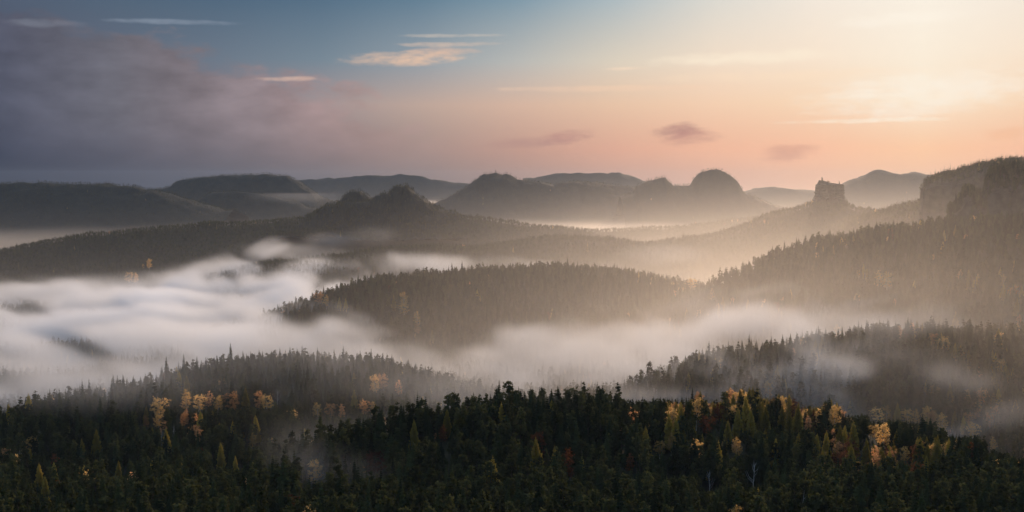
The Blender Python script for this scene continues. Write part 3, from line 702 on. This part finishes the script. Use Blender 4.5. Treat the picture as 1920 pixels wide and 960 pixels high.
er = N('FunctionNodeEulerToRotation'); ng.links.new(attr('turn', 'FLOAT_VECTOR'), er.inputs[0]); ng.links.new(er.outputs[0], ip.inputs['Rotation'])
ng.links.new(attr('size', 'FLOAT'), ip.inputs['Scale']); ng.links.new(ip.outputs[0], go.inputs[0])
md = forest.modifiers.new('trees', 'NODES'); md.node_group = ng
print('forest trees', n)

# ------------------------------------------------------------------ haze and fog
def mat_volume(name, density, g, color=(1, 1, 1), attribute=None):
    m, t = mat_new(name); v = t.n.new('ShaderNodeVolumePrincipled')
    v.inputs['Color'].default_value = (*color, 1); v.inputs['Anisotropy'].default_value = g
    v.inputs['Density'].default_value = density
    v.inputs['Density Attribute'].default_value = attribute or ''
    v.inputs['Absorption Color'].default_value = (0, 0, 0, 1)
    out = t.n.new('ShaderNodeOutputMaterial'); t.l.new(v.outputs[0], out.inputs['Volume']); return m
zmin = float(Zg.min()) - 26
bm = bmesh.new(); bmesh.ops.create_cube(bm, size=1)
bmesh.ops.scale(bm, vec=(17000, 12400, CZ + 75 - zmin), verts=bm.verts); bmesh.ops.translate(bm, vec=(0, 5300, (CZ + 75 + zmin) / 2), verts=bm.verts)
me = bpy.data.meshes.new('haze'); bm.to_mesh(me); bm.free()
haze = tag(link('haze', me, mat_volume('haze', HAZE_DENSITY, HAZE_G, (0.64, 0.80, 1.0))), 'thin morning haze filling the whole valley', kind='stuff')

def fog(name, lo_, hi_, res, fn, mat, label):
    nx, ny, nz = res
    ax = [np.linspace(lo_[k], hi_[k], res[k]) for k in range(3)]
    X, Y = np.meshgrid(ax[0], ax[1], indexing='ij')
    D = (np.stack([fn(X, Y, zz) for zz in ax[2]], -1) * 1000).astype(np.float32)         # nx, ny, nz
    D[0] = D[-1] = 0; D[:, 0] = D[:, -1] = 0; D[:, :, -1] = 0
    me = bpy.data.meshes.new(name); me.vertices.add(D.size)
    a = me.attributes.new('thickness', 'FLOAT', 'POINT'); a.data.foreach_set('value', D.ravel())
    o = tag(link(name, me), label, kind='stuff'); me.materials.append(mat)
    ng = bpy.data.node_groups.new(name, 'GeometryNodeTree')
    ng.interface.new_socket('Geometry', in_out='INPUT', socket_type='NodeSocketGeometry'); ng.interface.new_socket('Geometry', in_out='OUTPUT', socket_type='NodeSocketGeometry')
    N, Lk = ng.nodes.new, ng.links.new; gi, go = N('NodeGroupInput'), N('NodeGroupOutput')
    vc = N('GeometryNodeVolumeCube'); sm = N('GeometryNodeSetMaterial'); sm.inputs['Material'].default_value = mat
    vc.inputs['Min'].default_value = lo_; vc.inputs['Max'].default_value = hi_
    for k, ax_ in enumerate('XYZ'): vc.inputs['Resolution ' + ax_].default_value = res[k]
    pos = N('GeometryNodeInputPosition'); sp = N('ShaderNodeSeparateXYZ'); Lk(pos.outputs[0], sp.inputs[0])
    ids = []
    for k in range(3):
        q = N('ShaderNodeMapRange'); Lk(sp.outputs[k], q.inputs[0]); q.inputs[1].default_value = lo_[k]; q.inputs[2].default_value = hi_[k]; q.inputs[3].default_value = 0; q.inputs[4].default_value = res[k] - 1
        r_ = N('ShaderNodeMath'); r_.operation = 'ROUND'; Lk(q.outputs[0], r_.inputs[0])
        ci_ = N('FunctionNodeFloatToInt'); Lk(r_.outputs[0], ci_.inputs[0]); ids.append(ci_.outputs[0])
    def im(op, a_, b_):
        q = N('FunctionNodeIntegerMath'); q.operation = op
        for s, v in ((q.inputs[0], a_), (q.inputs[1], b_)):
            if isinstance(v, int): s.default_value = v
            else: Lk(v, s)
        return q.outputs[0]
    index = im('ADD', im('MULTIPLY', im('ADD', im('MULTIPLY', ids[0], ny), ids[1]), nz), ids[2])
    si = N('GeometryNodeSampleIndex'); si.data_type = 'FLOAT'; si.domain = 'POINT'
    q = N('GeometryNodeInputNamedAttribute'); q.data_type = 'FLOAT'; q.inputs[0].default_value = 'thickness'
    Lk(gi.outputs[0], si.inputs['Geometry']); Lk(q.outputs[0], si.inputs['Value']); Lk(index, si.inputs['Index'])
    Lk(si.outputs[0], vc.inputs['Density']); Lk(vc.outputs[0], sm.inputs['Geometry']); Lk(sm.outputs[0], go.inputs[0])
    md = o.modifiers.new('fog', 'NODES'); md.node_group = ng; return o
M_fog = mat_volume('fog', 0.001, 0.3, (0.95, 0.975, 1.0), 'density')
M_mist = mat_volume('mist', 0.001, 0.60, (1.0, 0.955, 0.90), 'density')
# fog pools: photo column, row and distance of the middle of the top; half extents across, along (m); thickness per m; lift of the top
POOLS = [(-60, 590, 1750, 560, 560, .012, 8), (330, 572, 1800, 300, 480, .026, 18), (480, 560, 1850, 190, 420, .024, 14), (560, 498, 2250, 230, 280, .012, 4), (800, 490, 2150, 360, 110, .006, 0),
         (40, 660, 1210, 330, 190, .009, 8), (300, 640, 1300, 220, 150, .012, 6), (600, 632, 1360, 150, 110, .009, 2), (790, 655, 1280, 130, 90, .004, 0), (1000, 638, 1265, 120, 80, .005, 4),
         (1130, 668, 1175, 140, 90, .004, 0), (1310, 595, 1345, 150, 110, .008, 6), (1430, 578, 1420, 130, 100, .010, 8), (1560, 595, 1375, 90, 70, .009, 4), (1340, 685, 1010, 150, 60, .006, 4), (1520, 690, 1005, 150, 55, .009, 4), (1690, 715, 975, 110, 45, .004, 0)]
WISPS = [(610, 825, 815, 60, 40, .0014), (730, 825, 825, 60, 40, .0014), (590, 870, 720, 40, 40, .0020), (640, 900, 680, 50, 40, .0020), (180, 735, 985, 110, 40, .0026), (850, 790, 880, 60, 50, .0022),
         (450, 664, 1130, 130, 45, .0024), (270, 695, 1030, 110, 45, .0024), (640, 662, 1160, 110, 40, .0018), (820, 715, 1030, 80, 60, .0024),
         (900, 735, 960, 60, 50, .004), (1060, 775, 830, 30, 40, .002), (540, 470, 2500, 130, 90, .004), (600, 450, 2650, 70, 80, .0025), (700, 440, 2650, 60, 80, .001), (1250, 480, 2300, 90, 80, .003), (1640, 660, 1120, 60, 30, .002), (1800, 640, 1180, 60, 30, .002), (560, 365, 3250, 130, 80, .0014)]
wr = np.random.default_rng(5)
PLUMES = []
for k in range(70):
    px_ = wr.uniform(420, 1760); d_ = wr.uniform(1010, 1500) if px_ > 600 else wr.uniform(1250, 2300)
    x_ = (px_ - 960) / F * d_; g_ = float(ground(np.array([x_]), np.array([d_]))[0])
    if g_ < CZ - 175: PLUMES.append((x_, d_, g_ + wr.uniform(18, 46), wr.uniform(22, 65), wr.uniform(20, 45), wr.uniform(7, 16), wr.uniform(-.5, .5), wr.uniform(.003, .009)))
def fog_density(X, Y, zz):
    out = np.zeros(X.shape)
    warp = 90 * (fbm(X / 240 + zz / 150, Y / 240, 5, 4) - .5); wy = 90 * (fbm(X / 240, Y / 240 + zz / 150, 15, 4) - .5)
    puff = fbm((X + warp) / 120, (Y + wy) / 150 + zz / 70, 25, 4, .55) - .5
    fine = fbm((X + warp) / 34, (Y + wy) / 40 + zz / 22, 65, 2)
    torn = fbm((X + warp) / 70 + 9, (Y + wy) / 100 + zz / 40, 45, 3)
    for px, py, d, rx, ry, th, lift in POOLS:
        cx, cy_, cz = at(px, py, d)
        r2 = np.sqrt(((X + warp - cx) / rx) ** 2 + ((Y + wy - cy_) / ry) ** 2)
        edge = 1 - sstep(r2 + puff * 1.1, 0.35, 1.3)
        top = cz + 66 * puff - 8 * r2 + 8 + lift
        out = np.maximum(out, th * edge * sstep(top - zz, -9, 18) * (.06 + 1.6 * sstep(torn, .41, .63)))
    for px, py, d, rx, ry, th in WISPS:
        cx, cy_, cz = at(px, py, d)
        r2 = np.sqrt(((X + warp * .6 - cx) / rx) ** 2 + ((Y + wy - cy_) / ry) ** 2 + ((zz - cz) / 22) ** 2)
        out = out + th * (1 - sstep(r2 + puff * 1.4, 0.2, 1.3))
    for cx, cy_, cz, rx, ry, rz, sh, th in PLUMES:
        m = (np.abs(X - cx) < 2.2 * rx) & (np.abs(Y - cy_) < 2.2 * ry)
        if abs(zz - cz) > 50 or not m.any(): continue
        r2 = np.sqrt(((X[m] + warp[m] * .35 - cx) / rx) ** 2 + ((Y[m] - cy_) / ry) ** 2 + ((zz - cz - sh * (X[m] - cx)) / rz) ** 2)
        out[m] += th * (1 - sstep(r2 + (torn[m] - .5) * 2.2, 0.2, 1.2))
    return out * np.clip(1 + puff * 1.6, .15, 2) * (.6 + .8 * fine)
fog('valley_fog', (-1250, 640, BASE - 14), (1350, 3300, CZ - 40), (260, 250, 44), fog_density, M_fog, 'white fog lying in the valley between the wooded ridges')
def mist_density(X, Y, zz):
    puff = fbm(X / 420, Y / 600 + zz / 120, 35, 4) - .5
    far_band = .0010 * sstep(CZ - 178 + 40 * puff - zz, -10, 25) * sstep(Y, 2900, 3500) * (.45 + .55 * sstep(X, -2000, 0))
    h = np.exp(-np.clip((zz - (CZ - 200)) / 62, -.6, 6))
    low = (.00004 + .00010 * sstep(X + 300, -900, 1500) + .00009 * sstep(3600 - Y, 0, 1500)) * h * sstep(Y, 800, 1900) * sstep(9400 - Y, 0, 1500)
    east = (.0011 + .0009 * sstep(2700 - Y, 0, 900)) * h * sstep(X - .10 * Y, -600, 420) * sstep(Y, 780, 1300) * sstep(3400 - Y, 0, 900)
    return (far_band + low + east) * np.clip(1 + 1.3 * puff, .2, 2)
fog('distant_fog', (-3800, 690, BASE - 14), (3800, 9400, CZ + 65), (120, 140, 26), mist_density, M_mist, 'pale mist and fog bands filling the far valley')
